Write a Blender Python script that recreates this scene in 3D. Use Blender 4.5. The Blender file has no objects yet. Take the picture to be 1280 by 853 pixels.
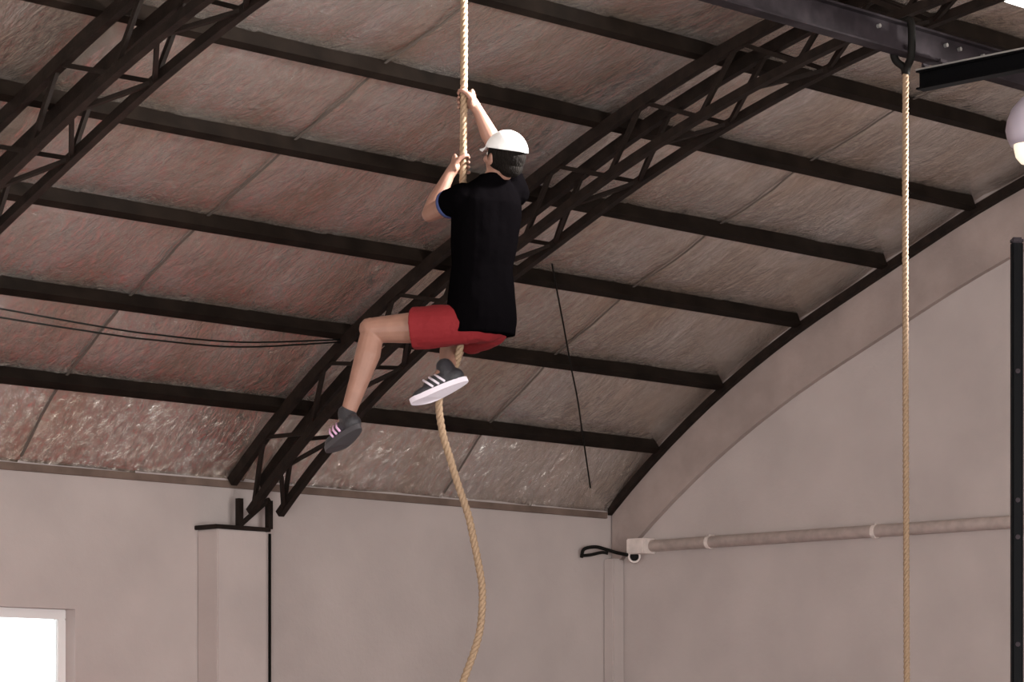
import bpy, bmesh, math, random
from mathutils import Vector, Matrix
random.seed(7)
sc = bpy.context.scene
COL = sc.collection
R2 = math.radians

# ------------------------------------------------------------------ camera
F_PX, CX, HY, EYE = 3600.0, 640.0, 930.0, 1.7      # focal length in px, centre column, horizon row, eye height
CA, SA = 0.711, 0.703                               # camera heading: 45 degrees between the long walls
cam_d = bpy.data.cameras.new('camera')
cam_d.sensor_fit = 'HORIZONTAL'; cam_d.sensor_width = 36.0
cam_d.lens = F_PX / 1280.0 * 36.0
cam_d.shift_y = (HY - 426.5) / 1280.0
cam_d.clip_end = 200
cam = bpy.data.objects.new('camera', cam_d); COL.objects.link(cam)
cam.location = (0, 0, EYE)
cam.rotation_euler = (math.pi/2, 0, -math.atan2(CA, SA))
sc.camera = cam

# ------------------------------------------------------------------ world and light
w = bpy.data.worlds.new('world'); sc.world = w; w.use_nodes = True
bg = w.node_tree.nodes['Background']
bg.inputs[0].default_value = (0.95, 0.97, 1.0, 1); bg.inputs[1].default_value = 2.2

def area(name, loc, target, sx, sy, power, col=(1, 1, 1), spread=180):
    l = bpy.data.lights.new(name, 'AREA'); l.shape = 'RECTANGLE'; l.size = sx; l.size_y = sy
    l.energy = power; l.color = col; l.spread = math.radians(spread)
    o = bpy.data.objects.new(name, l); COL.objects.link(o); o.location = loc
    o.rotation_euler = (Vector(target) - Vector(loc)).to_track_quat('-Z', 'Y').to_euler()
    return o
area('assumed_door_light_right', (9.0, -0.95, 1.75), (9.6, 9.0, 2.6), 6.0, 3.1, 470, (1.0, 0.985, 0.97))  # daylight for an assumed, unseen door in the front wall
area('assumed_door_light_back', (-3.2, -0.95, 1.75), (3.0, 9.0, 2.4), 5.4, 3.1, 740, (1.0, 0.98, 0.965))  # second assumed door behind the camera, added for more light

area('assumed_climber_light', (10.9, 7.7, 5.75), (9.45, 9.6, 4.95), .4, .4, 95, (1.0, 0.97, 0.93), 62)  # added light from an assumed source, brightens hands and upper rope; no fixture built
area('assumed_right_rope_light', (14.7, 8.3, 4.95), (12.9, 9.6, 4.75), .3, .3, 38, (1.0, 0.97, 0.93), 46)  # added narrow light on the right rope; source assumed, no fixture here

area('left_fill_light', (-8.7, 7.5, 1.9), (8.0, 10.5, 2.6), 6.0, 2.8, 620, (1.0, 0.985, 0.97))  # added fill for left-facing sides; the left end wall has no opening

vs = sc.view_settings
vs.view_transform = 'Standard'; vs.look = 'None'; vs.gamma = 1.0; vs.use_curve_mapping = False
vs.exposure = 0.45

# ------------------------------------------------------------------ measuring helpers
K = 23.0 / 21.0
DC = 23.0
_lat = 128.0 / F_PX * DC
XG = CA * DC + SA * _lat                            # gable (right) wall plane x = XG
YR = SA * DC - CA * _lat                            # rear wall plane y = YR
def W(px, py, d):
    l = (px - CX) / F_PX * d
    return Vector((CA*d + SA*l, SA*d - CA*l, EYE + (HY - py) / F_PX * d))
def on_x(px, py, X):
    a = (px - CX) / F_PX
    Y = X * (SA - CA*a) / (CA + SA*a)
    d = CA*X + SA*Y
    return Vector((X, Y, EYE + (HY - py) / F_PX * d))
def on_y(px, py, Y):
    a = (px - CX) / F_PX
    X = Y * (CA + SA*a) / (SA - CA*a)
    d = CA*X + SA*Y
    return Vector((X, Y, EYE + (HY - py) / F_PX * d))
RIGHT = Vector((SA, -CA, 0)); FWD = Vector((CA, SA, 0)); UP = Vector((0, 0, 1))
YF = 2*6.6*K - YR                                   # front wall plane
def prof(Y):                                        # height of the purlins' under side over the hall's width
    y = Y / K
    if y < 6.6: y = 13.2 - y
    y = max(y, 7.372)
    u = y - 10
    p2 = 5.47792 - 0.26857*u - 0.0511*u*u
    p3 = 5.46941 - 0.37066*u + 0.03513*u*u - 0.015234*u**3
    t = min(1, max(0, (y - 11.0) / 1.5)); t = t*t*(3 - 2*t)
    return EYE + K * (p2*(1-t) + p3*t - EYE)
def prof_n(Y):                                      # tangent (towards rear) and outward normal
    dz = (prof(Y + .01) - prof(Y - .01)) / .02
    t = Vector((0, 1, dz)).normalized()
    return t, Vector((0, -t.z, t.y))
def roof_hit(px, py, off=0.0):
    d0 = 8.0; last = None
    while d0 < 32:
        q = W(px, py, d0)
        if q.z > prof(q.y) + off and last is not None:
            return last
        last = q; d0 += 0.01
    return last

# ------------------------------------------------------------------ materials
def mat(name, col, rough=0.6, metal=0.0, var=0.0, vscale=6.0, bump=0.0, bscale=40.0, spec=0.5,
        stretch=(1, 1, 1), col2=None, emit=None, estr=0.0, detail=4.0):
    m = bpy.data.materials.new(name); m.use_nodes = True
    nt = m.node_tree; b = nt.nodes['Principled BSDF']
    b.inputs['Base Color'].default_value = (*col, 1)
    b.inputs['Roughness'].default_value = rough; b.inputs['Metallic'].default_value = metal
    b.inputs['Specular IOR Level'].default_value = spec
    if emit:
        b.inputs['Emission Color'].default_value = (*emit, 1); b.inputs['Emission Strength'].default_value = estr
    if var or bump or col2:
        tc = nt.nodes.new('ShaderNodeTexCoord'); mp = nt.nodes.new('ShaderNodeMapping')
        mp.inputs['Scale'].default_value = stretch
        nt.links.new(tc.outputs['Object'], mp.inputs[0])
    if var or col2:
        n = nt.nodes.new('ShaderNodeTexNoise'); n.inputs['Scale'].default_value = vscale; n.inputs['Detail'].default_value = detail
        nt.links.new(mp.outputs[0], n.inputs['Vector'])
        r = nt.nodes.new('ShaderNodeValToRGB'); r.color_ramp.elements[0].position = .35; r.color_ramp.elements[1].position = .68
        c2 = col2 or tuple(max(0, c*(1+var)) for c in col)
        c1 = col if col2 else tuple(c*(1-var) for c in col)
        r.color_ramp.elements[0].color = (*c1, 1); r.color_ramp.elements[1].color = (*c2, 1)
        nt.links.new(n.outputs['Fac'], r.inputs[0]); nt.links.new(r.outputs[0], b.inputs['Base Color'])
    if bump:
        n2 = nt.nodes.new('ShaderNodeTexNoise'); n2.inputs['Scale'].default_value = bscale; n2.inputs['Detail'].default_value = 5
        nt.links.new(mp.outputs[0], n2.inputs['Vector'])
        bp = nt.nodes.new('ShaderNodeBump'); bp.inputs['Strength'].default_value = min(1, bump); bp.inputs['Distance'].default_value = 0.02
        nt.links.new(n2.outputs['Fac'], bp.inputs['Height']); nt.links.new(bp.outputs[0], b.inputs['Normal'])
    return m

def foil_material():
    m = bpy.data.materials.new('wrinkled_foil'); m.use_nodes = True
    nt = m.node_tree; b = nt.nodes['Principled BSDF']; L = nt.links.new
    b.inputs['Metallic'].default_value = 0.9; b.inputs['Roughness'].default_value = 0.17
    tc = nt.nodes.new('ShaderNodeTexCoord')
    mp = nt.nodes.new('ShaderNodeMapping'); mp.inputs['Scale'].default_value = (1.6, 0.7, 0.9)
    L(tc.outputs['Object'], mp.inputs[0])
    n = nt.nodes.new('ShaderNodeTexNoise'); n.inputs['Scale'].default_value = 1.3; n.inputs['Detail'].default_value = 6
    L(mp.outputs[0], n.inputs['Vector'])
    r = nt.nodes.new('ShaderNodeValToRGB')
    r.color_ramp.elements[0].position = .3; r.color_ramp.elements[0].color = (.70, .58, .48, 1)
    r.color_ramp.elements[1].position = .7; r.color_ramp.elements[1].color = (.90, .86, .82, 1)
    L(n.outputs['Fac'], r.inputs[0]); L(r.outputs[0], b.inputs['Base Color'])
    v = nt.nodes.new('ShaderNodeTexNoise'); v.inputs['Scale'].default_value = 11; v.inputs['Detail'].default_value = 9
    v.inputs['Distortion'].default_value = 1.6; v.inputs['Roughness'].default_value = .68
    mp2 = nt.nodes.new('ShaderNodeMapping'); mp2.inputs['Scale'].default_value = (1.6, .75, .9)
    L(tc.outputs['Object'], mp2.inputs[0]); L(mp2.outputs[0], v.inputs['Vector'])
    vo = nt.nodes.new('ShaderNodeTexVoronoi'); vo.inputs['Scale'].default_value = 7
    L(mp2.outputs[0], vo.inputs['Vector'])
    ad = nt.nodes.new('ShaderNodeMath'); ad.operation = 'MULTIPLY_ADD'; ad.inputs[1].default_value = .35
    L(vo.outputs['Distance'], ad.inputs[0]); L(v.outputs['Fac'], ad.inputs[2])
    bp = nt.nodes.new('ShaderNodeBump'); bp.inputs['Strength'].default_value = .65; bp.inputs['Distance'].default_value = .032
    L(ad.outputs[0], bp.inputs['Height']); L(bp.outputs[0], b.inputs['Normal'])
    return m

def rope_material():
    m = bpy.data.materials.new('manila_rope'); m.use_nodes = True
    nt = m.node_tree; b = nt.nodes['Principled BSDF']; L = nt.links.new
    b.inputs['Roughness'].default_value = .75
    tc = nt.nodes.new('ShaderNodeTexCoord')
    n = nt.nodes.new('ShaderNodeTexNoise'); n.inputs['Scale'].default_value = 160; n.inputs['Detail'].default_value = 3
    L(tc.outputs['Object'], n.inputs['Vector'])
    r = nt.nodes.new('ShaderNodeValToRGB')
    r.color_ramp.elements[0].color = (.165, .095, .05, 1); r.color_ramp.elements[1].color = (.36, .25, .16, 1)
    L(n.outputs['Fac'], r.inputs[0]); L(r.outputs[0], b.inputs['Base Color'])
    bp = nt.nodes.new('ShaderNodeBump'); bp.inputs['Strength'].default_value = .4; bp.inputs['Distance'].default_value = .004
    L(n.outputs['Fac'], bp.inputs['Height']); L(bp.outputs[0], b.inputs['Normal'])
    return m

M = dict(
    wall=mat('pink_beige_plaster', (.45, .385, .365), .85, var=.06, vscale=1.6, bump=.12, bscale=28, spec=.2),
    rim=mat('grey_concrete_beam', (.33, .262, .238), .9, var=.12, vscale=3.0, bump=.2, bscale=30, spec=.2),
    plate=mat('brown_eave_plate', (.15, .105, .085), .85, var=.2, vscale=5, spec=.2),
    floor=mat('dark_rubber_floor', (.30, .27, .25), .7, var=.15, vscale=4),
    foil=foil_material(),
    tape=mat('grey_seam_tape', (.13, .105, .09), .6, .3),
    deck=mat('roof_deck', (.12, .10, .09), .9),
    steel=mat('brown_black_steel', (.013, .008, .006), .6, .0, var=.35, vscale=12, bump=.1, bscale=60, spec=.15),
    purlin=mat('rusty_purlin_steel', (.012, .008, .006), .6, .0, var=.35, vscale=5, spec=.06),
    iron=mat('grey_painted_steel', (.030, .024, .027), .7, var=.25, vscale=9, spec=.04),
    black=mat('black_steel', (.003, .003, .0035), .55, spec=.05),
    flange=mat('bare_steel_edge', (.42, .40, .38), .4, .6),
    white=mat('white_painted_frame', (.72, .70, .69), .5),
    pvc=mat('pale_painted_pipe', (.64, .55, .51), .55, var=.1, vscale=14),
    dark=mat('black_cable_rubber', (.008, .007, .006), .7, spec=.1),
    rope=rope_material(),
    blue=mat('blue_mat_vinyl', (.03, .09, .42), .5),
    red=mat('red_mat_vinyl', (.72, .05, .04), .5),
    lampshade=mat('pale_lilac_lamp_shade', (.40, .35, .41), .4),
    lampglass=mat('cream_lamp_glass', (.9, .82, .66), .4, emit=(1.0, .88, .68), estr=.55),
    tube=mat('lit_tube', (.9, .9, .9), .4, emit=(1, .98, .95), estr=6.0),
    skin=mat('skin', (.26, .135, .098), .5, var=.07, vscale=18, bump=.06, bscale=120, spec=.35),
    shirt=mat('black_cotton', (.0018, .0015, .0018), .95, bump=.5, bscale=9, spec=.0),
    trim=mat('navy_cotton_trim', (.03, .045, .14), .8),
    shorts=mat('red_shorts_cloth', (.17, .012, .015), .8, bump=.5, bscale=16, spec=.2),
    cap=mat('white_cap_cloth', (.80, .79, .78), .8, bump=.15, bscale=40),
    hair=mat('dark_brown_hair', (.006, .004, .003), .8, spec=.1, bump=.8, bscale=90, stretch=(1, 1, .2)),
    shoe_dark=mat('charcoal_shoe', (.022, .020, .024), .6, bump=.2, bscale=120),
    shoe_white=mat('white_shoe', (.70, .69, .70), .55, bump=.15, bscale=120),
    pink=mat('magenta_stripe', (.70, .42, .62), .6),
    sole_dark=mat('dark_rubber_sole', (.05, .045, .05), .7),
    sole=mat('white_rubber_sole', (.72, .65, .72), .6),
    eye=mat('eye_white', (.75, .72, .68), .2), iris=mat('brown_iris', (.05, .025, .012), .2),
    lip=mat('lips', (.40, .14, .12), .45),
)
gm = bpy.data.materials.new('window_glass'); gm.use_nodes = True
_nt = gm.node_tree; _nt.nodes.clear()
_o = _nt.nodes.new('ShaderNodeOutputMaterial'); _t = _nt.nodes.new('ShaderNodeBsdfTransparent'); _g = _nt.nodes.new('ShaderNodeBsdfGlossy')
_g.inputs['Roughness'].default_value = .03; _t.inputs[0].default_value = (.93, .95, .94, 1)
_f = _nt.nodes.new('ShaderNodeFresnel'); _f.inputs[0].default_value = 1.3
_m = _nt.nodes.new('ShaderNodeMixShader'); _nt.links.new(_f.outputs[0], _m.inputs[0])
_nt.links.new(_t.outputs[0], _m.inputs[1]); _nt.links.new(_g.outputs[0], _m.inputs[2]); _nt.links.new(_m.outputs[0], _o.inputs[0])
M['glass'] = gm

# ------------------------------------------------------------------ mesh helpers
def link(name, me, m=None, parent=None, smooth=False):
    o = bpy.data.objects.new(name, me); COL.objects.link(o)
    if m is not None and not me.materials: me.materials.append(m)
    if smooth:
        for p in me.polygons: p.use_smooth = True
    if parent: o.parent = parent
    return o
def from_bm(name, bm, m, parent=None, smooth=False):
    bmesh.ops.recalc_face_normals(bm, faces=bm.faces)
    me = bpy.data.meshes.new(name); bm.to_mesh(me); bm.free()
    return link(name, me, m, parent, smooth)
def tag(o, label, cat, group=None):
    o['label'] = label; o['category'] = cat
    if group: o['group'] = group
    return o
def struct(o):
    o['kind'] = 'structure'; return o
def empty(name, loc=(0, 0, 0)):
    o = bpy.data.objects.new(name, None); COL.objects.link(o); o.location = loc; o.empty_display_size = .2
    return o
def box(bm, lo, hi, bev=0.0):
    lo = Vector(lo); hi = Vector(hi); c = (lo+hi)/2; s = hi-lo
    r = bmesh.ops.create_cube(bm, size=1, matrix=Matrix.Translation(c) @ Matrix.Diagonal((*s, 1)))
    if bev:
        es = {e for v in r['verts'] for e in v.link_edges}
        bmesh.ops.bevel(bm, geom=list(es), offset=bev, segments=2, affect='EDGES')
def frame_of(t, ref=UP):
    t = t.normalized()
    if abs(t.dot(ref)) > .98: ref = Vector((1, 0, 0))
    a = t.cross(ref).normalized(); b = a.cross(t).normalized()
    return a, b
def tube(bm, pts, rad, seg=12, ell=None, ref=UP, cap=True, dome=False):
    """tube through pts; rad a number or list; ell = (a,b) axis factors"""
    n = len(pts); pts = [Vector(p) for p in pts]
    rs = rad if isinstance(rad, (list, tuple)) else [rad]*n
    rings = []; pa = None
    for i, p in enumerate(pts):
        t = (pts[min(i+1, n-1)] - pts[max(i-1, 0)])
        if pa is None: a, b = frame_of(t, ref)
        else:
            tt = t.normalized(); a = (pa - tt*pa.dot(tt)).normalized(); b = a.cross(tt).normalized()
        pa = a
        r = rs[i]; ra, rb = (r, r) if not isinstance(r, tuple) else r
        rings.append([bm.verts.new(p + a*ra*math.cos(2*math.pi*j/seg) + b*rb*math.sin(2*math.pi*j/seg)) for j in range(seg)])
    for i in range(n-1):
        for j in range(seg):
            bm.faces.new((rings[i][j], rings[i][(j+1) % seg], rings[i+1][(j+1) % seg], rings[i+1][j]))
    if cap:
        bm.faces.new(rings[0][::-1]); bm.faces.new(rings[-1])
def ball(bm, c, r, axes=None, sub=2):
    """ellipsoid: r number or (ra,rb,rc) along axes"""
    if not isinstance(r, (tuple, list)): r = (r, r, r)
    ax = axes or (Vector((1, 0, 0)), Vector((0, 1, 0)), UP)
    m = Matrix(((ax[0].x*r[0], ax[1].x*r[1], ax[2].x*r[2], c[0]),
                (ax[0].y*r[0], ax[1].y*r[1], ax[2].y*r[2], c[1]),
                (ax[0].z*r[0], ax[1].z*r[1], ax[2].z*r[2], c[2]), (0, 0, 0, 1)))
    bmesh.ops.create_icosphere(bm, subdivisions=sub, radius=1, matrix=m)
def limb(bm, pts, rad, seg=14):
    """capsule chain: tube plus a ball at every joint"""
    tube(bm, pts, rad, seg)
    for p, r in zip(pts, rad if isinstance(rad, (list, tuple)) else [rad]*len(pts)): ball(bm, p, r)
def spline(pts, n):
    """Catmull-Rom through pts, n samples per span"""
    P = [Vector(p) for p in pts]; P = [P[0]*2 - P[1]] + P + [P[-1]*2 - P[-2]]
    out = []
    for i in range(1, len(P)-2):
        for k in range(n):
            t = k/n; a, b, c, d = P[i-1], P[i], P[i+1], P[i+2]
            out.append(.5*((2*b) + (c-a)*t + (2*a-5*b+4*c-d)*t*t + (3*b-a-3*c+d)*t**3))
    out.append(P[-2]); return out
def remesh(name, bm, voxel, m, parent=None, smooth=4, extra=None):
    bmesh.ops.recalc_face_normals(bm, faces=bm.faces)
    me = bpy.data.meshes.new('tmp'); bm.to_mesh(me); bm.free()
    o = bpy.data.objects.new('tmp', me); COL.objects.link(o)
    r = o.modifiers.new('r', 'REMESH'); r.mode = 'VOXEL'; r.voxel_size = voxel; r.use_smooth_shade = True
    if smooth:
        s = o.modifiers.new('s', 'SMOOTH'); s.iterations = smooth; s.factor = .5
    dg = bpy.context.evaluated_depsgraph_get()
    me2 = bpy.data.meshes.new_from_object(o.evaluated_get(dg))
    bpy.data.objects.remove(o); bpy.data.meshes.remove(me)
    me2.name = name; me2.materials.clear()
    if extra: extra(me2)
    return link(name, me2, m, parent, True)
def prism_x(bm, poly, x0, x1):
    """polygon in (y,z) extruded along x"""
    A = [bm.verts.new((x0, y, z)) for y, z in poly]; B = [bm.verts.new((x1, y, z)) for y, z in poly]
    n = len(poly)
    for i in range(n): bm.faces.new((A[i], A[(i+1) % n], B[(i+1) % n], B[i]))
    bm.faces.new(A[::-1]); bm.faces.new(B)

# ------------------------------------------------------------------ the hall: floor, walls
XL = -9.0
bm = bmesh.new(); box(bm, (XL-.3, YF-.3, -.2), (XG+.3, YR+.3, 0)); struct(from_bm('floor', bm, M['floor']))

# rear wall with a window opening at its left
wr = on_y(94, 762, YR); wz1 = wr.z; wx1 = wr.x
wx0 = wx1 - 1.55; wz0 = wz1 - 1.25
ztop = prof(YR) + .10
TH = .24
bm = bmesh.new()
box(bm, (XL, YR, 0), (wx0, YR+TH, ztop)); box(bm, (wx1, YR, 0), (XG+.24, YR+TH, ztop))
box(bm, (wx0, YR, 0), (wx1, YR+TH, wz0)); box(bm, (wx0, YR, wz1), (wx1, YR+TH, ztop))
wall_rear = struct(from_bm('wall_rear', bm, M['wall']))
# gable wall on the right follows the roof
ys = [YF + (YR - YF)*i/60 for i in range(61)]
bm = bmesh.new()
poly = [(YF, 0), (YR, 0)] + [(y, prof(y) + .14) for y in reversed(ys)]
prism_x(bm, poly, XG, XG+.24); struct(from_bm('wall_right', bm, M['wall']))
# front wall behind the camera, two assumed door openings added for light
DOORS = [(-5.9, -0.5), (6.0, 12.0)]
bm = bmesh.new(); xs = [XL] + [v for d in DOORS for v in d] + [XG+.24]
for i in range(0, len(xs), 2): box(bm, (xs[i], YF-.24, 0), (xs[i+1], YF, prof(YF)+.1))
for a, b in DOORS: box(bm, (a, YF-.24, 3.3), (b, YF, prof(YF)+.1))
struct(from_bm('wall_front', bm, M['wall']))
bm = bmesh.new(); poly = [(YF, 0), (YR, 0)] + [(y, prof(y) + .14) for y in reversed(ys)]
prism_x(bm, poly, XL-.24, XL); struct(from_bm('wall_left', bm, M['wall']))

# grey rim beam along the top of the gable wall, and the dark edge angle above it
def gable_strip(name, d0, d1, prot, m):
    bm = bmesh.new(); rows = []
    yy = [YF + .02 + (YR - .04 - YF)*i/80 for i in range(81)]
    for y in yy:
        z = prof(y)
        rows.append([bm.verts.new((XG - prot, y, z + d0)), bm.verts.new((XG - prot, y, z + d1)),
                     bm.verts.new((XG - .001, y, z + d1)), bm.verts.new((XG - .001, y, z + d0))])
    for a, b in zip(rows, rows[1:]):
        for j in range(4): bm.faces.new((a[j], a[(j+1) % 4], b[(j+1) % 4], b[j]))
    bm.faces.new(rows[0]); bm.faces.new(rows[-1][::-1])
    return struct(from_bm(name, bm, m))
gable_strip('trim_1', .06, -.46, .05, M['rim'])
gable_strip('trim_2', .03, -.035, .10, M['steel'])

# pilaster under the second truss, and the slim corner chase
pl = on_y(272, 700, YR-.22); pr = on_y(334, 700, YR-.22)
ptop = on_y(300, 663, YR-.22).z
bm = bmesh.new(); box(bm, (pl.x, YR-.22, 0), (pr.x, YR-.001, ptop), .008); struct(from_bm('trim_3', bm, M['wall']))
cz = on_y(768, 700, YR).z
bm = bmesh.new(); box(bm, (XG-.13, YR-.11, 0), (XG-.001, YR-.001, cz), .01); struct(from_bm('trim_4', bm, M['wall']))

bm = bmesh.new(); box(bm, (XL+.01, YR-.03, prof(YR)-.045), (XG-.11, YR-.001, prof(YR)+.005), .004); struct(from_bm('trim_5', bm, M['plate']))

# window: frame and panes set back in the opening
win = struct(empty('window_1', ((wx0+wx1)/2, YR+.1, wz0)))
def local(o, parent):
    o.parent = parent; o.matrix_parent_inverse = Matrix.Translation(parent.location).inverted(); return o
FW = .065
nP = 2; pw = (wx1 - wx0 - FW) / nP
bm = bmesh.new()
for a, b in (((wx0, wz1-FW), (wx1, wz1)), ((wx0, wz0), (wx1, wz0+FW))):
    box(bm, (a[0], YR+.10, a[1]), (b[0], YR+.15, b[1]), .005)
local(from_bm('window_rail', bm, M['white']), win)
for i in range(nP+1):
    bm = bmesh.new(); x = wx0 + i*pw; box(bm, (x, YR+.10, wz0+FW), (x+FW, YR+.15, wz1-FW), .005)
    local(from_bm('window_stile', bm, M['white']), win)
for i in range(nP):
    bm = bmesh.new(); box(bm, (wx0 + i*pw + FW, YR+.122, wz0+FW), (wx0 + (i+1)*pw, YR+.128, wz1-FW))
    local(from_bm('pane', bm, M['glass']), win)

# ------------------------------------------------------------------ the roof
PD = .098                                            # purlin depth
bm = bmesh.new(); rows = []
for y in ys:
    t, n = prof_n(y); q = Vector((0, y, prof(y))) + n*(PD + .05)
    rows.append([bm.verts.new((XL-.3, q.y, q.z)), bm.verts.new((XG+.35, q.y, q.z))])
for a, b in zip(rows, rows[1:]): bm.faces.new((a[0], a[1], b[1], b[0]))
ceiling = from_bm('ceiling', bm, M['deck']); struct(ceiling)
sm = ceiling.modifiers.new('thick', 'SOLIDIFY'); sm.thickness = .06; sm.offset = 1

# purlin lines: where their lower edges cross the gable wall
pur = [roof_hit(*p).y for p in [(420, 526), (450, 429), (500, 331), (600, 241), (700, 151), (823, 64)]]
pur.append(pur[-1] - .86); pur.append(pur[-1] - .86)
pur_all = [YR] + pur
def sag(y):                                          # foil bellies down a little between purlins
    for a, b in zip(pur_all, pur_all[1:]):
        if b <= y <= a:
            u = (y - b) / (a - b); return .028 * 4*u*(1-u)
    return .02
# foil strips running from eave to eave, lapped at their seams
T2X = on_y(304, 655, YR).x
BAY = XG - T2X
T1X = T2X - 1.0*BAY + .07
seams = []
x = XG - .002
sw = BAY / 4
while x > XL: seams.append(x); x -= sw
for i in range(len(seams)-1):
    x1, x0 = seams[i], seams[i+1] - .05
    bm = bmesh.new(); rows = []
    vis = x1 > 5.0
    NY = 130 if vis else 40; NX = 7 if vis else 2
    rnd = random.Random(i)
    ph = [rnd.uniform(0, 6.28) for _ in range(8)]
    for k in range(NY+1):
        y = YF + .01 + (YR - .02 - YF)*k/NY
        t, n = prof_n(y); base = Vector((0, y, prof(y))) + n*((PD + .006)*min(1, max(0, (YR - y)/.42))**.6)
        row = []
        for j in range(NX+1):
            u = j/NX; xx = x0 + (x1-x0)*u
            e = -sag(y) * (.75 + .25*math.sin(math.pi*u)) - .004*math.sin(7*y + ph[0] + 3*u) - .004*math.sin(13*y + ph[1] - 5*u) \
                - .003*math.sin(23*y + 9*u + ph[2]) + (.012 if j == 0 else 0) + (-.006 if j == NX else 0)
            q = base + n*e
            row.append(bm.verts.new((xx, q.y, q.z)))
        rows.append(row)
    for a, b in zip(rows, rows[1:]):
        for j in range(NX): bm.faces.new((a[j], a[j+1], b[j+1], b[j]))
    o = from_bm('foil_sheet', bm, M['foil'], ceiling, True)

# tape over the seams that show
for x in [v for v in seams[2::2] if 8.0 < v < XG - .3]:
    if min(abs(x - T1X), abs(x - T2X)) < .3: continue
    bm = bmesh.new(); rows = []
    for k in range(131):
        y = YF + .05 + (YR - .10 - YF)*k/130
        t, n = prof_n(y); q = Vector((0, y, prof(y))) + n*((PD + .006)*min(1, max(0, (YR - y)/.42))**.6 - sag(y)*.78 - .022)
        wv = .006*math.sin(9*y + x) + .004*math.sin(23*y)
        rows.append([bm.verts.new((x + wv + a, q.y + n.y*b, q.z + n.z*b)) for a, b in ((-.009, 0), (.009, 0), (.009, .004), (-.009, .004))])
    for a, b in zip(rows, rows[1:]):
        for j in range(4): bm.faces.new((a[j], a[(j+1) % 4], b[(j+1) % 4], b[j]))
    bm.faces.new(rows[0]); bm.faces.new(rows[-1][::-1])
    from_bm('seam_tape', bm, M['tape'], ceiling)

# purlins: C sections along the hall
ordn = ['lowest', 'second', 'third', 'fourth', 'fifth', 'sixth', 'seventh', 'eighth']
for i, y in enumerate(pur):
    t, n = prof_n(y); o0 = Vector((0, y, prof(y)))
    th = .006; wd = .062
    sec = [(0, 0), (wd, 0), (wd, .018), (wd-th, .018), (wd-th, th), (th, th), (th, PD-th), (wd-th, PD-th), (wd-th, PD-.018), (wd, PD-.018), (wd, PD), (0, PD)]
    poly = [((o0 + t*(a-wd) + n*b).y, (o0 + t*(a-wd) + n*b).z) for a, b in sec]
    bm = bmesh.new(); prism_x(bm, poly, XL+.01, XG - .105)
    o = from_bm('roof_purlin', bm, M['purlin'])
    lab = 'dark brown steel purlin under the foil, %s one up from the rear wall' % ordn[i] if i else 'dark brown steel purlin under the foil, nearest the rear wall'
    tag(o, lab, 'purlin', 'steel purlins carrying the foil roof')

# ------------------------------------------------------------------ lattice trusses
def arch_pt(X, Y, drop):
    t, n = prof_n(Y); return Vector((X, Y, prof(Y))) - n*drop
def unit_bar_mesh():
    bm = bmesh.new(); box(bm, (-.5, -.5, 0), (.5, .5, 1)); me = bpy.data.meshes.new('web_bar'); bm.to_mesh(me); bm.free()
    me.materials.append(M['steel']); return me
BAR = unit_bar_mesh()
def bar_obj(name, a, b, w, parent, me=None):
    a = Vector(a); b = Vector(b); d = b - a
    x, y = frame_of(d, Vector((1, 0, 0)))
    o = bpy.data.objects.new(name, me or BAR); COL.objects.link(o); o.parent = parent
    Mx = Matrix(((x.x*w, y.x*w, d.x, a.x), (x.y*w, y.y*w, d.y, a.y), (x.z*w, y.z*w, d.z, a.z), (0, 0, 0, 1)))
    o.matrix_local = Matrix.Translation(parent.location).inverted() @ Mx
    return o
HWT, D0, D1 = .135, .030, .325
def truss(X, label):
    root = empty('roof_truss', (X, YR-.1, prof(YR-.1) - .4)); tag(root, label, 'truss', 'arched lattice trusses')
    yend = YF + .05
    N = 90
    yy = [YR - .02 + (yend - YR + .02)*i/N for i in range(N+1)]
    for sx in (-1, 1):
        for dr in (D0, D1):
            bm = bmesh.new(); rows = []
            for y in yy:
                p = arch_pt(X + sx*HWT, y, dr); t, n = prof_n(y); h = .025; hv = .036 if dr == D0 else .025; a = Vector((1, 0, 0))
                rows.append([bm.verts.new(p + a*h*i + n*hv*j) for i, j in ((-1, -1), (1, -1), (1, 1), (-1, 1))])
            for a, b in zip(rows, rows[1:]):
                for j in range(4): bm.faces.new((a[j], a[(j+1) % 4], b[(j+1) % 4], b[j]))
            bm.faces.new(rows[0]); bm.faces.new(rows[-1][::-1])
            local(from_bm('chord', bm, M['steel']), root)
    # web bars on both sides and lacing across the bottom, over the half of the arch that shows
    ylo = YF + (YR - YF)*.42
    S = 0.0; nodes = [YR - .06]; y = nodes[0]
    while y > ylo:
        dz = (prof(y) - prof(y-.02)) / .02
        y -= .40 / math.sqrt(1 + dz*dz); nodes.append(y)
    for i in range(len(nodes)-1):
        a, b = nodes[i], nodes[i+1]
        for sx in (-1, 1):
            d = (D0, D1) if i % 2 else (D1, D0)
            bar_obj('web_bar', arch_pt(X+sx*HWT, a, d[0]), arch_pt(X+sx*HWT, b, d[1]), .026, root)
        s = 1 if i % 2 else -1
        bar_obj('lacing_bar', arch_pt(X-s*HWT, a, D1), arch_pt(X+s*HWT, b, D1), .024, root)
        if i % 2 == 0:
            bar_obj('cross_bar', arch_pt(X-HWT, a, D1), arch_pt(X+HWT, a, D1), .026, root)
    return root
t2 = truss(T2X, 'dark arched lattice truss behind the climber, ending on the wall pilaster')
t1 = truss(T1X, 'dark arched lattice truss crossing the upper left corner of the roof')
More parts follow.
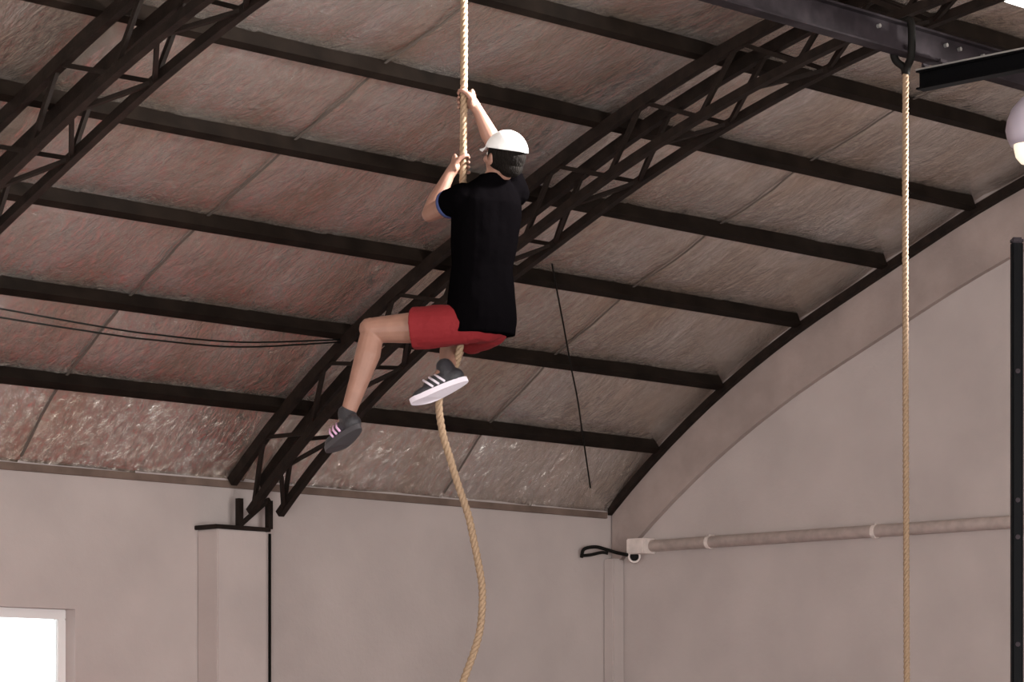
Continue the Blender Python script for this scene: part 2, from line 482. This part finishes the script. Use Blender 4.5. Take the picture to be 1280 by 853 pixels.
# bearing plate and end post where truss 2 sits on the pilaster
bm = bmesh.new(); box(bm, (pl.x-.03, YR-.24, ptop), (pr.x+.02, YR-.002, ptop+.03), .004)
local(from_bm('bearing_plate', bm, M['steel']), t2)
for sx in (-1, 1):
    p = arch_pt(T2X+sx*HWT, YR-.08, D1)
    bar_obj('end_post', (p.x, YR-.12, ptop+.03), (p.x, YR-.12, p.z+.05), .04, t2)
bar_obj('end_post', (T2X-HWT, YR-.12, ptop+.04), (T2X+HWT, YR-.12, ptop+.24), .028, t2)

# ------------------------------------------------------------------ rope beams at the top right
YB = 9.6
b1 = on_y(1132, 50, YB)
BH = .165; BW = .09
def ibeam_sec(w, h, tf, tw):
    return [(-w/2, -h/2), (w/2, -h/2), (w/2, -h/2+tf), (tw/2, -h/2+tf), (tw/2, h/2-tf), (w/2, h/2-tf), (w/2, h/2), (-w/2, h/2),
            (-w/2, h/2-tf), (-tw/2, h/2-tf), (-tw/2, -h/2+tf), (-w/2, -h/2+tf)]
rb = empty('rope_beam', (b1.x, YB, b1.z)); tag(rb, 'grey steel I-beam under the roof that carries both climbing ropes', 'beam')
bm = bmesh.new(); prism_x(bm, [(YB+a, b1.z+b) for a, b in ibeam_sec(BW, BH, .012, .009)], XL, XG-.06)
local(from_bm('beam_body', bm, M['iron']), rb)
for px in (1096, 1180, 1197, 1226):                 # bright bolt heads on the web
    q = on_y(px, 30, YB); bm = bmesh.new()
    bmesh.ops.create_cone(bm, cap_ends=True, segments=6, radius1=.012, radius2=.012, depth=.02,
                          matrix=Matrix.Translation((q.x, YB-.014, b1.z + .03)) @ Matrix.Rotation(math.pi/2, 4, 'X'))
    local(from_bm('bolt', bm, M['flange']), rb)
e2 = on_y(1168, 98, YB)
cb = empty('cross_beam', (e2.x, YB, e2.z)); tag(cb, 'black steel I-beam hung below the rope beam near the pendant lamp', 'beam')
bm = bmesh.new()
sec = ibeam_sec(.075, .105, .010, .008)
A = [bm.verts.new((e2.x+a, YB+.10, e2.z+b)) for a, b in sec]; B = [bm.verts.new((e2.x+a, YF+.05, e2.z+b)) for a, b in sec]
for i in range(12): bm.faces.new((A[i], A[(i+1) % 12], B[(i+1) % 12], B[i]))
bm.faces.new(A); bm.faces.new(B[::-1])
local(from_bm('beam_body', bm, M['black']), cb)
bm = bmesh.new(); box(bm, (e2.x-.04, YF+.05, e2.z+.0527), (e2.x+.04, YB+.10, e2.z+.062)); local(from_bm('top_strip', bm, M['flange']), cb)
for dy in (-.06, .06):
    bm = bmesh.new(); box(bm, (e2.x-.03, YB+dy-.006, e2.z+.06), (e2.x+.03, YB+dy+.006, b1.z-BH/2+.01)); local(from_bm('hanger_plate', bm, M['iron']), cb)

# pendant lamp at the right edge
lp = on_x(1290, 163, e2.x); ld = (CA*lp.x + SA*lp.y) / F_PX
lamp = empty('pendant_lamp', lp); tag(lamp, 'pale lilac bell pendant lamp with a cream bottom at the right edge', 'lamp')
def lathe(bm, prof_pts, c, seg=28):
    rings = [[bm.verts.new((c.x + r*math.cos(2*math.pi*j/seg), c.y + r*math.sin(2*math.pi*j/seg), z)) for j in range(seg)] for r, z in prof_pts]
    for a, b in zip(rings, rings[1:]):
        for j in range(seg): bm.faces.new((a[j], a[(j+1) % seg], b[(j+1) % seg], b[j]))
    bm.faces.new(rings[0]); bm.faces.new(rings[-1][::-1])
zz = lambda py: EYE + (HY - py)*ld
bm = bmesh.new(); lathe(bm, [(.03, zz(118)), (.06, zz(123)), (.11, zz(136)), (.134, zz(150)), (.143, zz(163)), (.135, zz(172)), (.115, zz(182)), (.10, zz(181)), (.10, zz(160)), (.03, zz(126))], lp)
local(from_bm('lamp_shade', bm, M['lampshade'], None, True), lamp)
bm = bmesh.new(); lathe(bm, [(.02, zz(150)), (.088, zz(170)), (.099, zz(184)), (.088, zz(196)), (.06, zz(204)), (.015, zz(207))], lp)
local(from_bm('lamp_glass', bm, M['lampglass'], None, True), lamp)
bm = bmesh.new(); tube(bm, [(lp.x, lp.y, zz(119)), (lp.x, lp.y, e2.z-.05)], .012, 10); local(from_bm('stem', bm, M['black']), lamp)

# lit tube lamp on the roof, just entering the top right corner
tl = roof_hit(1268, 2, -.10)
fl = empty('tube_lamp', tl); tag(fl, 'lit white tube lamp under the roof in the top right corner', 'lamp')
bm = bmesh.new(); box(bm, (tl.x-.1, tl.y-.045, tl.z+.02), (tl.x+1.2, tl.y+.045, tl.z+.075), .006); local(from_bm('lamp_body', bm, M['white']), fl)
bm = bmesh.new(); tube(bm, [(tl.x-.08, tl.y, tl.z), (tl.x+1.18, tl.y, tl.z)], .018, 12); local(from_bm('lamp_tube', bm, M['tube'], None, True), fl)

# ------------------------------------------------------------------ ropes (three laid strands)
def rope_obj(parent, path, rad, pitch=.085):
    """three strands twisted about the path, each strand a part"""
    P = [Vector(p) for p in path]
    cum = [0]
    for a, b in zip(P, P[1:]): cum.append(cum[-1] + (b-a).length)
    tot = cum[-1]; n = int(tot / .011)
    samp = []; k = 0
    for i in range(n+1):
        s = tot*i/n
        while k < len(P)-2 and cum[k+1] < s: k += 1
        u = (s - cum[k]) / max(1e-6, cum[k+1]-cum[k]); samp.append((P[k].lerp(P[k+1], u), (P[k+1]-P[k]).normalized(), s))
    for q in range(3):
        pts = []
        a = None
        for p, t, s in samp:
            if a is None: a, _ = frame_of(t, Vector((1, 0, 0)))
            a = (a - t*a.dot(t)).normalized(); b = t.cross(a)
            an = 2*math.pi*(s/pitch + q/3)
            pts.append(p + (a*math.cos(an) + b*math.sin(an))*rad*.46)
        bm = bmesh.new(); tube(bm, pts, rad*.56, 8)
        local(from_bm('strand', bm, M['rope'], None, True), parent)
RD1 = YB * 13.5 / 9.65
RP = lambda px, py, dd=0.0: W(px, py, RD1 + dd)
r1top = RP(580, 0); r1top.z = b1.z - BH/2 - .05
path = [r1top, RP(580, -30), RP(580, 100), RP(579, 200), RP(578, 260), RP(578, 330), RP(577, 400), RP(574, 440), RP(563, 474), RP(549, 498),
        RP(553, 540), RP(563, 575), RP(572, 605), RP(585, 643), RP(592, 675), RP(598, 705), RP(602, 728), RP(603, 748), RP(602, 770), RP(600, 788),
        RP(596, 804), RP(591, 820), RP(585, 836), RP(578, 855), RP(568, 880), RP(560, 905), RP(556, 950), RP(555, 1000), RP(555, 1100)]
rr1 = empty('climbing_rope', r1top); tag(rr1, 'thick twisted manila rope held by the climber, tail curling below the shoes', 'rope', 'climbing ropes')
rope_obj(rr1, spline(path, 6), .0185)
bm = bmesh.new(); box(bm, r1top - Vector((.03, .055, -.005)), r1top + Vector((.03, .055, .06 + BH)), .004); local(from_bm('strap', bm, M['dark']), rr1)

r2 = on_y(1132, 86, YB); r2top = Vector((r2.x, YB, r2.z))
r2d = CA*r2.x + SA*YB
rr2 = empty('climbing_rope', r2top); tag(rr2, 'thick twisted manila rope hanging straight and unused on the right', 'rope', 'climbing ropes')
path = [r2top, W(1131.5, 300, r2d), W(1132.5, 600, r2d), W(1133.5, 850, r2d), W(1134, 1000, r2d), W(1134, 1270, r2d)]
rope_obj(rr2, spline(path, 8), .0185)
# black strap that ties the rope round the beam
s0 = Vector((r2.x, YB, b1.z + BH/2 + .008)); 
bm = bmesh.new()
for sgn in (-1, 1):
    tube(bm, spline([(r2.x-.03, YB, b1.z+BH/2+.012), (r2.x-.03, YB+sgn*.058, b1.z+BH/2), (r2.x-.025, YB+sgn*.058, b1.z-BH/2-.005), (r2.x, YB+sgn*.012, r2.z+.01), (r2.x, YB, r2.z-.03)], 5), (.022), 8)
local(from_bm('strap', bm, M['dark'], None, True), rr2)

# ------------------------------------------------------------------ rig upright at the right edge
up = W(1271, 305, 12.6); pw_ = 7.2/F_PX*12.6
post = empty('rig_post', (up.x, up.y, 0)); tag(post, 'black steel rig post standing at the right edge of the picture', 'post')
bm = bmesh.new(); m4 = Matrix.Translation((up.x, up.y, up.z/2)) @ Matrix.Rotation(-math.atan2(CA, SA)+.0, 4, 'Z') @ Matrix.Diagonal((pw_*2, pw_*2, up.z, 1))
r = bmesh.ops.create_cube(bm, size=1, matrix=m4); bmesh.ops.bevel(bm, geom=[e for e in bm.edges if abs((e.verts[0].co-e.verts[1].co).normalized().z) > .9], offset=.008, segments=3, affect='EDGES')
local(from_bm('post_tube', bm, M['black']), post)
bm = bmesh.new(); m4 = Matrix.Translation((up.x, up.y, up.z+.012)) @ Matrix.Rotation(-math.atan2(CA, SA), 4, 'Z') @ Matrix.Diagonal((pw_*2.1, pw_*2.1, .028, 1))
bmesh.ops.create_cube(bm, size=1, matrix=m4); bmesh.ops.bevel(bm, geom=list(bm.edges), offset=.008, segments=2, affect='EDGES')
local(from_bm('end_cap', bm, M['iron']), post)
bm = bmesh.new(); box(bm, (up.x-.12, up.y-.12, 0), (up.x+.12, up.y+.12, .012), .003); local(from_bm('foot_plate', bm, M['black']), post)
holes = bmesh.new(); bmesh.ops.create_cone(holes, cap_ends=True, segments=10, radius1=.011, radius2=.011, depth=.004)
hme = bpy.data.meshes.new('bolt_hole'); holes.to_mesh(hme); holes.free(); hme.materials.append(M['iron'])
for py in (465, 626, 672, 806):
    q = W(1271, py, 12.6) - FWD*(pw_+.001) + RIGHT*.0
    o = bpy.data.objects.new('bolt', hme); COL.objects.link(o); o.parent = post
    o.matrix_local = Matrix.Translation(q - post.location) @ FWD.to_track_quat('Z', 'Y').to_matrix().to_4x4()

# ------------------------------------------------------------------ pipe run and cable at the corner
pz = [(812, 683), (930, 678), (1060, 672), (1180, 667), (1330, 660)]
pts = [on_x(px, py, XG-.06) for px, py in pz]
z0 = sum((p.z for p in pts))/len(pts)
p_a = Vector((XG-.055, pts[0].y, pts[0].z)); p_b = Vector((XG-.055, 2.0, pts[0].z + .02))
pipe = empty('wall_pipe', p_a); tag(pipe, 'pale painted pipe running level along the right-hand wall', 'pipe')
bm = bmesh.new(); tube(bm, [p_a, p_b], .046, 18); local(from_bm('pipe_run', bm, M['pvc'], None, True), pipe)
k = 0; y = p_a.y - .6
while y > 4:
    bm = bmesh.new(); tube(bm, [(XG-.055, y, p_a.z), (XG-.055, y-.03, p_a.z)], .052, 18); tube(bm, [(XG-.055, y-.015, p_a.z+.05), (XG-.002, y-.015, p_a.z+.05)], .012, 8)
    local(from_bm('pipe_clip', bm, M['pvc']), pipe); y -= 1.6
jb = empty('junction_box', p_a); tag(jb, 'small pale junction box with an open pipe stub in the wall corner', 'box')
bm = bmesh.new(); box(bm, (XG-.16, p_a.y-.02, p_a.z-.06), (XG-.002, p_a.y+.16, p_a.z+.06), .008); local(from_bm('box_body', bm, M['pvc']), jb)
sp = on_x(793, 696, XG-.10)
bm = bmesh.new()
vdir = -FWD
tube(bm, [sp - vdir*.10, sp], .05, 20, cap=False); tube(bm, [sp - vdir*.10, sp], .036, 20, cap=False)
ri = [v for v in bm.verts]; 
for k in range(20): bm.faces.new((bm.verts[:][20+k] if False else ri[20+k], ri[20+(k+1) % 20], ri[60+(k+1) % 20], ri[60+k]))
local(from_bm('pipe_stub', bm, M['pvc'], None, False), jb)
bm = bmesh.new(); tube(bm, [sp - vdir*.08, sp - vdir*.02], .036, 20); local(from_bm('stub_dark_plug', bm, M['dark']), jb)  # solid dark plug in place of the shade inside the bore
cl = tag(empty('corner_cable', on_y(745, 684, YR-.08)), 'black cable looping round the corner below the grey beam', 'cable')
bm = bmesh.new(); tube(bm, spline([on_y(727, 697, YR-.03), on_y(730, 687, YR-.06), on_y(744, 684, YR-.08), on_y(757, 687, YR-.12), on_x(770, 691, XG-.16), on_x(784, 694, XG-.17)], 6), .014, 10)
local(from_bm('cable', bm, M['dark'], None, True), cl)
bm = bmesh.new(); tube(bm, spline([on_y(726, 695, YR-.03), on_y(738, 694, YR-.06), on_y(752, 691, YR-.10), on_y(760, 692, YR-.14)], 6), .013, 10)
local(from_bm('cable', bm, M['dark'], None, True), cl)
# conduit beside the pilaster
q = on_y(335.5, 660, YR-.10)
bm = bmesh.new(); tube(bm, [(q.x+.012, q.y, 0.0), (q.x+.012, q.y, ptop)], .011, 10)
tag(from_bm('conduit', bm, M['dark'], None, True), 'thin black conduit running down the right side of the pilaster', 'conduit')

# cables slung between the two trusses, and one clipped along the foil
for k, (pa, lab) in enumerate((([(-60, 374), (0, 386), (128, 409), (190, 418), (300, 428), (425, 425)], 'upper of two thin black cables sagging between the trusses at left'),
                               ([(-60, 386), (0, 397), (128, 417), (190, 425), (300, 434), (425, 428)], 'lower of two thin black cables sagging between the trusses at left'))):
    A = on_x(pa[0][0], pa[0][1], T1X+.2); B = on_x(pa[-1][0], pa[-1][1], T2X-.17)
    dA = CA*A.x+SA*A.y - .9; dB = CA*B.x+SA*B.y
    pts = []
    for px, py in pa:
        t = (px-pa[0][0])/(pa[-1][0]-pa[0][0]); pts.append(W(px, py, 1/((1-t)/dA + t/dB)))
    bm = bmesh.new(); tube(bm, spline(pts, 6), .0055, 8); o = from_bm('slung_cable', bm, M['dark'], None, True)
    tag(o, lab, 'cable', 'cables slung between the trusses')
pts = [roof_hit(px, py, .0) for px, py in ((690, 330), (694, 352), (700, 384), (706, 416), (714, 460), (722, 500), (727, 535), (733, 575), (738, 610))]
bm = bmesh.new(); tube(bm, spline(pts, 5), .006, 8)
tag(from_bm('roof_cable', bm, M['dark'], None, True), 'thin dark cable running down the foil roof right of the climber', 'cable')

# added unseen mats below the frame, placed to colour the foil's reflections
def lean_mat(name, m, lo, hi, label):
    o = empty(name, ((lo[0]+hi[0])/2, (lo[1]+hi[1])/2, 0)); tag(o, label, 'mat')
    bm = bmesh.new(); box(bm, lo, hi, .03); local(from_bm('mat_cover', bm, m), o)
    bm = bmesh.new()
    for f in (.3, .7):
        if hi[0]-lo[0] > hi[1]-lo[1]:
            x = lo[0] + (hi[0]-lo[0])*f; box(bm, (x-.12, lo[1]-.02, hi[2]*.55), (x+.12, lo[1]-.002, hi[2]*.58), .003)
        else:
            y = lo[1] + (hi[1]-lo[1])*f; box(bm, (lo[0]-.02, y-.12, hi[2]*.55), (lo[0]-.002, y+.12, hi[2]*.58), .003)
    local(from_bm('handle_strap', bm, M['dark']), o)
lean_mat('tint_mat', M['red'], (9.8, YR-.62, .002), (13.1, YR-.30, 1.8), 'unseen red vinyl mat added at the rear wall to tint the foil')
lean_mat('tint_mat', M['blue'], (14.6, YR-.60, .002), (16.5, YR-.28, .9), 'unseen blue vinyl mat added by the rear corner to tint the foil')
bm = bmesh.new(); box(bm, (10.2, 12.3, .001), (13.5, YR-.7, .06), .01)
tag(from_bm('tint_floor_mat', bm, M['red']), 'unseen red vinyl mat added on the floor to tint the foil', 'mat')

# ------------------------------------------------------------------ the climber
D0P = 13.25
C = lambda px, py, df=0.0: W(px, py, D0P + df)
FV = (RIGHT*-.6 + FWD*.8).normalized(); SV = (RIGHT*-.8 - FWD*.6).normalized()
def loft(bm, secs, A=SV, B=FV, seg=24, p=2.4):
    rings = []
    for c, a, b in secs:
        ring = []
        for j in range(seg):
            t = 2*math.pi*j/seg; ct, st = math.cos(t), math.sin(t)
            ring.append(bm.verts.new(Vector(c) + A*a*math.copysign(abs(ct)**(2/p), ct) + B*b*math.copysign(abs(st)**(2/p), st)))
        rings.append(ring)
    for r, q in zip(rings, rings[1:]):
        for j in range(seg): bm.faces.new((r[j], r[(j+1) % seg], q[(j+1) % seg], q[j]))
    bm.faces.new(rings[0]); bm.faces.new(rings[-1])
person = empty('person', C(603, 520)); 
tag(person, 'climber in a black shirt, red shorts and white cap hauling up the rope', 'person')

SH_L, EL_L = C(577, 247, -.07), C(537, 268, .14)
SH_R, EL_R = C(644, 241, .11), C(617, 180, .21)
HIP_L, KN_L, AN_L = C(583, 406, -.05), C(466, 413, .03), C(434, 520, .02)
HIP_R, KN_R, AN_R = C(617, 408, .05), C(568, 428, .42), C(557, 462, .10)
def rope_c(py): return RP(580 if py < 150 else 579, py)
def hand(bm, py, sgn, elbow):
    """sgn +1: palm on the right of the rope, fingers round its far side; -1: mirrored"""
    c = rope_c(py); R = .0195
    pal = lambda ang, rho, dz: c + (RIGHT*math.cos(R2(ang))*sgn + FWD*math.sin(R2(ang)))*rho + UP*dz
    rho = R + .0085
    pc = pal(-12, .040, 0)
    px_ = (pc - c).normalized(); py_ = px_.cross(UP).normalized()
    ball(bm, pc, (.017, .030, .046), (px_, py_, UP), 3)
    ball(bm, pal(-25, .044, -.022), (.018, .028, .026), (px_, py_, UP))
    lens = (1.0, 1.08, 1.0, .82)
    for i in range(4):
        dz = .034 - i*.0225
        a = [15, 55, 100, 100 + 55*lens[i], 100 + 100*lens[i]]
        rad = [.0098, .0095, .0090, .0084, .0074]
        pts = [pal(a[0], .036, dz)] + [pal(v, rho + .001*(k == 0), dz - .002*k) for k, v in enumerate(a[1:])]
        limb(bm, pts, rad, 10)
    th = [pal(-40, .046, -.004), pal(-62, .036, .018), pal(-100, rho + .003, .032), pal(-140, rho, .036)]
    limb(bm, th, [.0135, .0115, .0100, .0085], 10)
    wr = pc + (elbow - pc).normalized()*.062
    limb(bm, [pc + UP*-.015, wr], [(.027), .0265], 12)
    return wr

bm = bmesh.new()
HC = C(630, 196, -.03)
HF = (FV*.97 + UP*.24).normalized(); HU = (UP*.97 - FV*.24).normalized()
hp = lambda s, f, u: HC + SV*s + HF*f + HU*u
# torso
loft(bm, [(C(596, 420), .08, .07), (C(600, 406), .138, .102), (C(603, 390), .148, .108), (C(604, 345), .132, .098), (C(606, 290), .150, .108),
          (C(609, 256, .0), .160, .102), (C(612, 240, .01), .130, .075), (C(615, 231, .01), .075, .055), (C(617, 226, .01), .05, .05)])
limb(bm, [C(614, 238, .0), C(621, 218, -.01), HC + HU*-.06 - HF*.01], [.062, .052, .052])
# head: skull, face, jaw, brow, nose, lips, ears
ball(bm, hp(0, -.012, .018), (.076, .096, .090), (SV, HF, HU), 3)
ball(bm, hp(0, .030, -.035), (.060, .062, .075), (SV, HF, HU), 3)
ball(bm, hp(0, .052, -.088), (.036, .032, .026), (SV, HF, HU), 2)
ball(bm, hp(0, .074, .020), (.052, .018, .014), (SV, HF, HU), 2)
limb(bm, [hp(0, .084, .008), hp(0, .100, -.022), hp(0, .105, -.034)], [.009, .012, .013], 8)
ball(bm, hp(0, .096, -.038), (.018, .012, .009), (SV, HF, HU)); ball(bm, hp(0, .088, -.062), (.024, .010, .007), (SV, HF, HU))
ball(bm, hp(0, .086, -.072), (.020, .010, .007), (SV, HF, HU))
for e in (-1, 1):
    ball(bm, hp(e*.046, .058, -.022), (.022, .022, .020), (SV, HF, HU))
    ball(bm, hp(e*.078, -.008, -.018), (.009, .019, .031), (SV, HF, HU))
    ball(bm, hp(e*.082, -.014, -.010), (.008, .012, .018), (SV, HF, HU))
# arms and hands
W_L = hand(bm, 205, -1, EL_L); W_R = hand(bm, 124, 1, EL_R)
mid = lambda a, b, t: a.lerp(b, t)
limb(bm, [C(597, 250, -.03), SH_L, mid(SH_L, EL_L, .5), EL_L], [.060, .056, .048, .038])
limb(bm, [EL_L, mid(EL_L, W_L, .3), mid(EL_L, W_L, .65), W_L], [.037, .042, .034, .026])
limb(bm, [C(626, 246, .05), SH_R, mid(SH_R, EL_R, .5), EL_R], [.060, .056, .048, .038])
limb(bm, [EL_R, mid(EL_R, W_R, .3), mid(EL_R, W_R, .65), W_R], [.037, .042, .034, .026])
# legs
limb(bm, [HIP_L, mid(HIP_L, KN_L, .5), KN_L], [.074, .074, .058], 18)
ball(bm, KN_L + RIGHT*-.012 + UP*.004, (.052, .055, .055))
calf = (RIGHT*.7 - FWD*.5)*.016
limb(bm, [KN_L, mid(KN_L, AN_L, .28) + calf, mid(KN_L, AN_L, .62) + calf*.6, AN_L], [.054, .059, .046, .034], 18)
limb(bm, [HIP_R, mid(HIP_R, KN_R, .5), KN_R], [.070, .070, .056], 18)
limb(bm, [KN_R, mid(KN_R, AN_R, .3), mid(KN_R, AN_R, .65), AN_R], [.054, .058, .045, .034], 18)
LD = (RIGHT*-.52 + FWD*.70 - UP*.34).normalized(); LU = (UP - LD*UP.dot(LD)).normalized()
RDv = (RIGHT*-.90 - UP*.40 + FWD*.15).normalized(); _u = UP*.95 + FWD*.22; RU = (_u - RDv*_u.dot(RDv)).normalized()
limb(bm, [AN_L, AN_L + LD*.07 - LU*.045, AN_L + LD*.15 - LU*.065], [.034, .032, .022])
limb(bm, [AN_R, AN_R + RDv*.07 - RU*.045, AN_R + RDv*.15 - RU*.065], [.034, .032, .022])
remesh('body', bm, .0036, M['skin'], person, 3)

def pp(name, bm, m, parent=None, smooth=True):
    o = from_bm(name, bm, m, None, smooth); o.parent = parent or person
    o.matrix_parent_inverse = Matrix.Translation(person.location).inverted() if not parent else parent.matrix_parent_inverse.copy()
    return o
def fixp(o):
    o.matrix_parent_inverse = Matrix.Translation(person.location).inverted(); return o
fixp(person.children[0])
for e in (-1, 1):
    bm = bmesh.new(); ball(bm, hp(e*.031, .075, .004), .0125, None, 2); ey = pp('eye', bm, M['eye'])
    bm = bmesh.new(); ball(bm, hp(e*.031, .0835, .004), .0062, None, 2); ir = from_bm('iris', bm, M['iris'], ey, True)

# black T-shirt, open at neck, cuffs and hem
bm = bmesh.new()
loft(bm, [(C(600, 420), .166, .134), (C(601, 402), .174, .134), (C(602, 370), .160, .122), (C(603, 335), .148, .113), (C(606, 290), .163, .122),
          (C(609, 256), .174, .116), (C(611, 241, .01), .152, .095), (C(614, 230, .01), .105, .078), (C(617, 222, .0), .070, .068), (C(618, 219, .0), .064, .063)])
limb(bm, [C(600, 252, -.02), SH_L, mid(SH_L, EL_L, .28)], [.072, .069, .062])
tube(bm, [SH_L, mid(SH_L, EL_L, .44)], [.067, .064], 16)
limb(bm, [C(624, 248, .05), SH_R, mid(SH_R, EL_R, .30)], [.072, .069, .062])
tube(bm, [SH_R, mid(SH_R, EL_R, .45)], [.067, .066], 16)
def wrinkle(me):
    from mathutils import noise
    nrm = [v.normal.copy() for v in me.vertices]; pl0 = person.location.copy()
    for i, v in enumerate(me.vertices):
        q = v.co - pl0
        s = noise.noise(Vector((q.x*9, q.y*9, q.z*5))) * .007 + noise.noise(Vector((q.x*24, q.y*24, q.z*11))) * .0035
        v.co += nrm[i] * s
shirt = fixp(remesh('t_shirt', bm, .006, M['shirt'], person, 3, wrinkle))
for nm, c0, c1, r in (('sleeve_band', SH_L, EL_L, .0665), ('sleeve_band', SH_R, EL_R, .068)):
    t0, t1 = (.37, .445) if c0 is SH_L else (.38, .455)
    bm = bmesh.new(); tube(bm, [mid(c0, c1, t0), mid(c0, c1, t1)], r, 20); o = from_bm(nm, bm, M['trim'], shirt, True)
    o.matrix_parent_inverse = Matrix.Identity(4)

# red shorts
bm = bmesh.new()
loft(bm, [(C(592, 428), .09, .08), (C(597, 419), .128, .108), (C(602, 400), .152, .114), (C(603, 378), .140, .106)])
limb(bm, [HIP_L, mid(HIP_L, KN_L, .35)], [.094, .090], 18); tube(bm, [HIP_L, mid(HIP_L, KN_L, .57)], [.096, .098], 20)
limb(bm, [HIP_R, mid(HIP_R, KN_R, .35)], [.084, .084], 18); tube(bm, [HIP_R, mid(HIP_R, KN_R, .57)], [.086, .092], 20)
fixp(remesh('shorts', bm, .006, M['shorts'], person, 3, wrinkle))

# hair below the cap, then the cap with its peak
bm = bmesh.new(); ball(bm, hp(0, -.020, .006), (.084, .098, .088), (SV, HF, HU), 4)
ball(bm, hp(0, -.062, -.045), (.062, .045, .045), (SV, HF, HU), 3)
dele = [v for v in bm.verts if (v.co-HC).dot(HF) > .045 and (v.co-HC).dot(HU) < .05]
bmesh.ops.delete(bm, geom=dele, context='VERTS')
pp('hair', bm, M['hair'])
bm = bmesh.new(); ball(bm, hp(0, -.014, .016), (.091, .110, .102), (SV, HF, HU), 4)
bmesh.ops.bisect_plane(bm, geom=bm.verts[:]+bm.edges[:]+bm.faces[:], plane_co=hp(0, 0, .030), plane_no=HU, clear_inner=True)
cap = pp('cap', bm, M['cap'])
sm = cap.modifiers.new('t', 'SOLIDIFY'); sm.thickness = .004; sm.offset = 1
bm = bmesh.new(); rows = []
for k in range(6):
    u = k/5
    row = []
    for j in range(13):
        a = R2(-58 + 116*j/12)
        rr = 1 + .62*u*math.cos(a)**.7
        row.append(bm.verts.new(hp(.090*math.sin(a)*(1+.05*u), -.014 + .109*math.cos(a)*rr, .034 - .012*u - .018*math.sin(a)**2*u)))
    rows.append(row)
for r, q in zip(rows, rows[1:]):
    for j in range(12): bm.faces.new((r[j], r[j+1], q[j+1], q[j]))
o = from_bm('peak', bm, M['cap'], cap, True); o.matrix_parent_inverse = Matrix.Identity(4)
sm = o.modifiers.new('t', 'SOLIDIFY'); sm.thickness = .004
bm = bmesh.new(); ball(bm, hp(0, -.014, .118), (.008, .008, .005), (SV, HF, HU)); o = from_bm('button', bm, M['cap'], cap, True)

# shoes
def shoe(ank, D, U, m_up, m_stripe, m_sole, label):
    S = D.cross(U).normalized()
    q = lambda f, u, s=0: ank + D*f + U*u + S*s
    bm = bmesh.new()
    limb(bm, [q(0, .012), q(-.005, -.030)], [.043, .044], 16)
    ball(bm, q(-.020, -.052), (.052, .042, .042), (D, S, U), 3)
    ball(bm, q(.05, -.048), (.085, .044, .046), (D, S, U), 3)
    ball(bm, q(.125, -.066), (.075, .047, .030), (D, S, U), 3)
    up = fixp(remesh('shoe', bm, .0055, m_up, person, 4)); up['label'] = label
    bm = bmesh.new(); A = []; B = []; n = 28
    for j in range(n):
        t = 2*math.pi*j/n; f = .066 + .145*math.cos(t); s = .046*math.sin(t)*(1 + .18*math.cos(t - .2))
        A.append(bm.verts.new(q(f, -.103 + .014*max(0, (f-.12)/.09), s))); B.append(bm.verts.new(q(f, -.078 + .014*max(0, (f-.12)/.09), s*1.02)))
    for j in range(n): bm.faces.new((A[j], A[(j+1) % n], B[(j+1) % n], B[j]))
    bm.faces.new(A); bm.faces.new(B[::-1]); so = from_bm('sole', bm, m_sole, up); 
    for k in range(3):
        for sd in (-1, 1):
            bm = bmesh.new(); f0 = .030 + k*.030
            tube(bm, [q(f0 - .012, -.074, sd*.047), q(f0 + .006, -.045, sd*.047), q(f0 + .022, -.016, sd*.030)], .0055, 8)
            from_bm('stripe', bm, m_stripe, up, True)
    for k in range(4):
        bm = bmesh.new(); f0 = .062 + k*.020; tube(bm, [q(f0, -.012 - k*.010, -.022), q(f0 + .004, -.005 - k*.010, 0), q(f0, -.012 - k*.010, .022)], .0035, 6)
        from_bm('lace', bm, M['sole'], up, True)
shoe(AN_L, LD, LU, M['shoe_dark'], M['pink'], M['sole_dark'], 'charcoal shoe with pink stripes')
shoe(AN_R, RDv, RU, M['shoe_dark'], M['sole'], M['sole'], 'charcoal shoe with white stripes pressed against the rope')
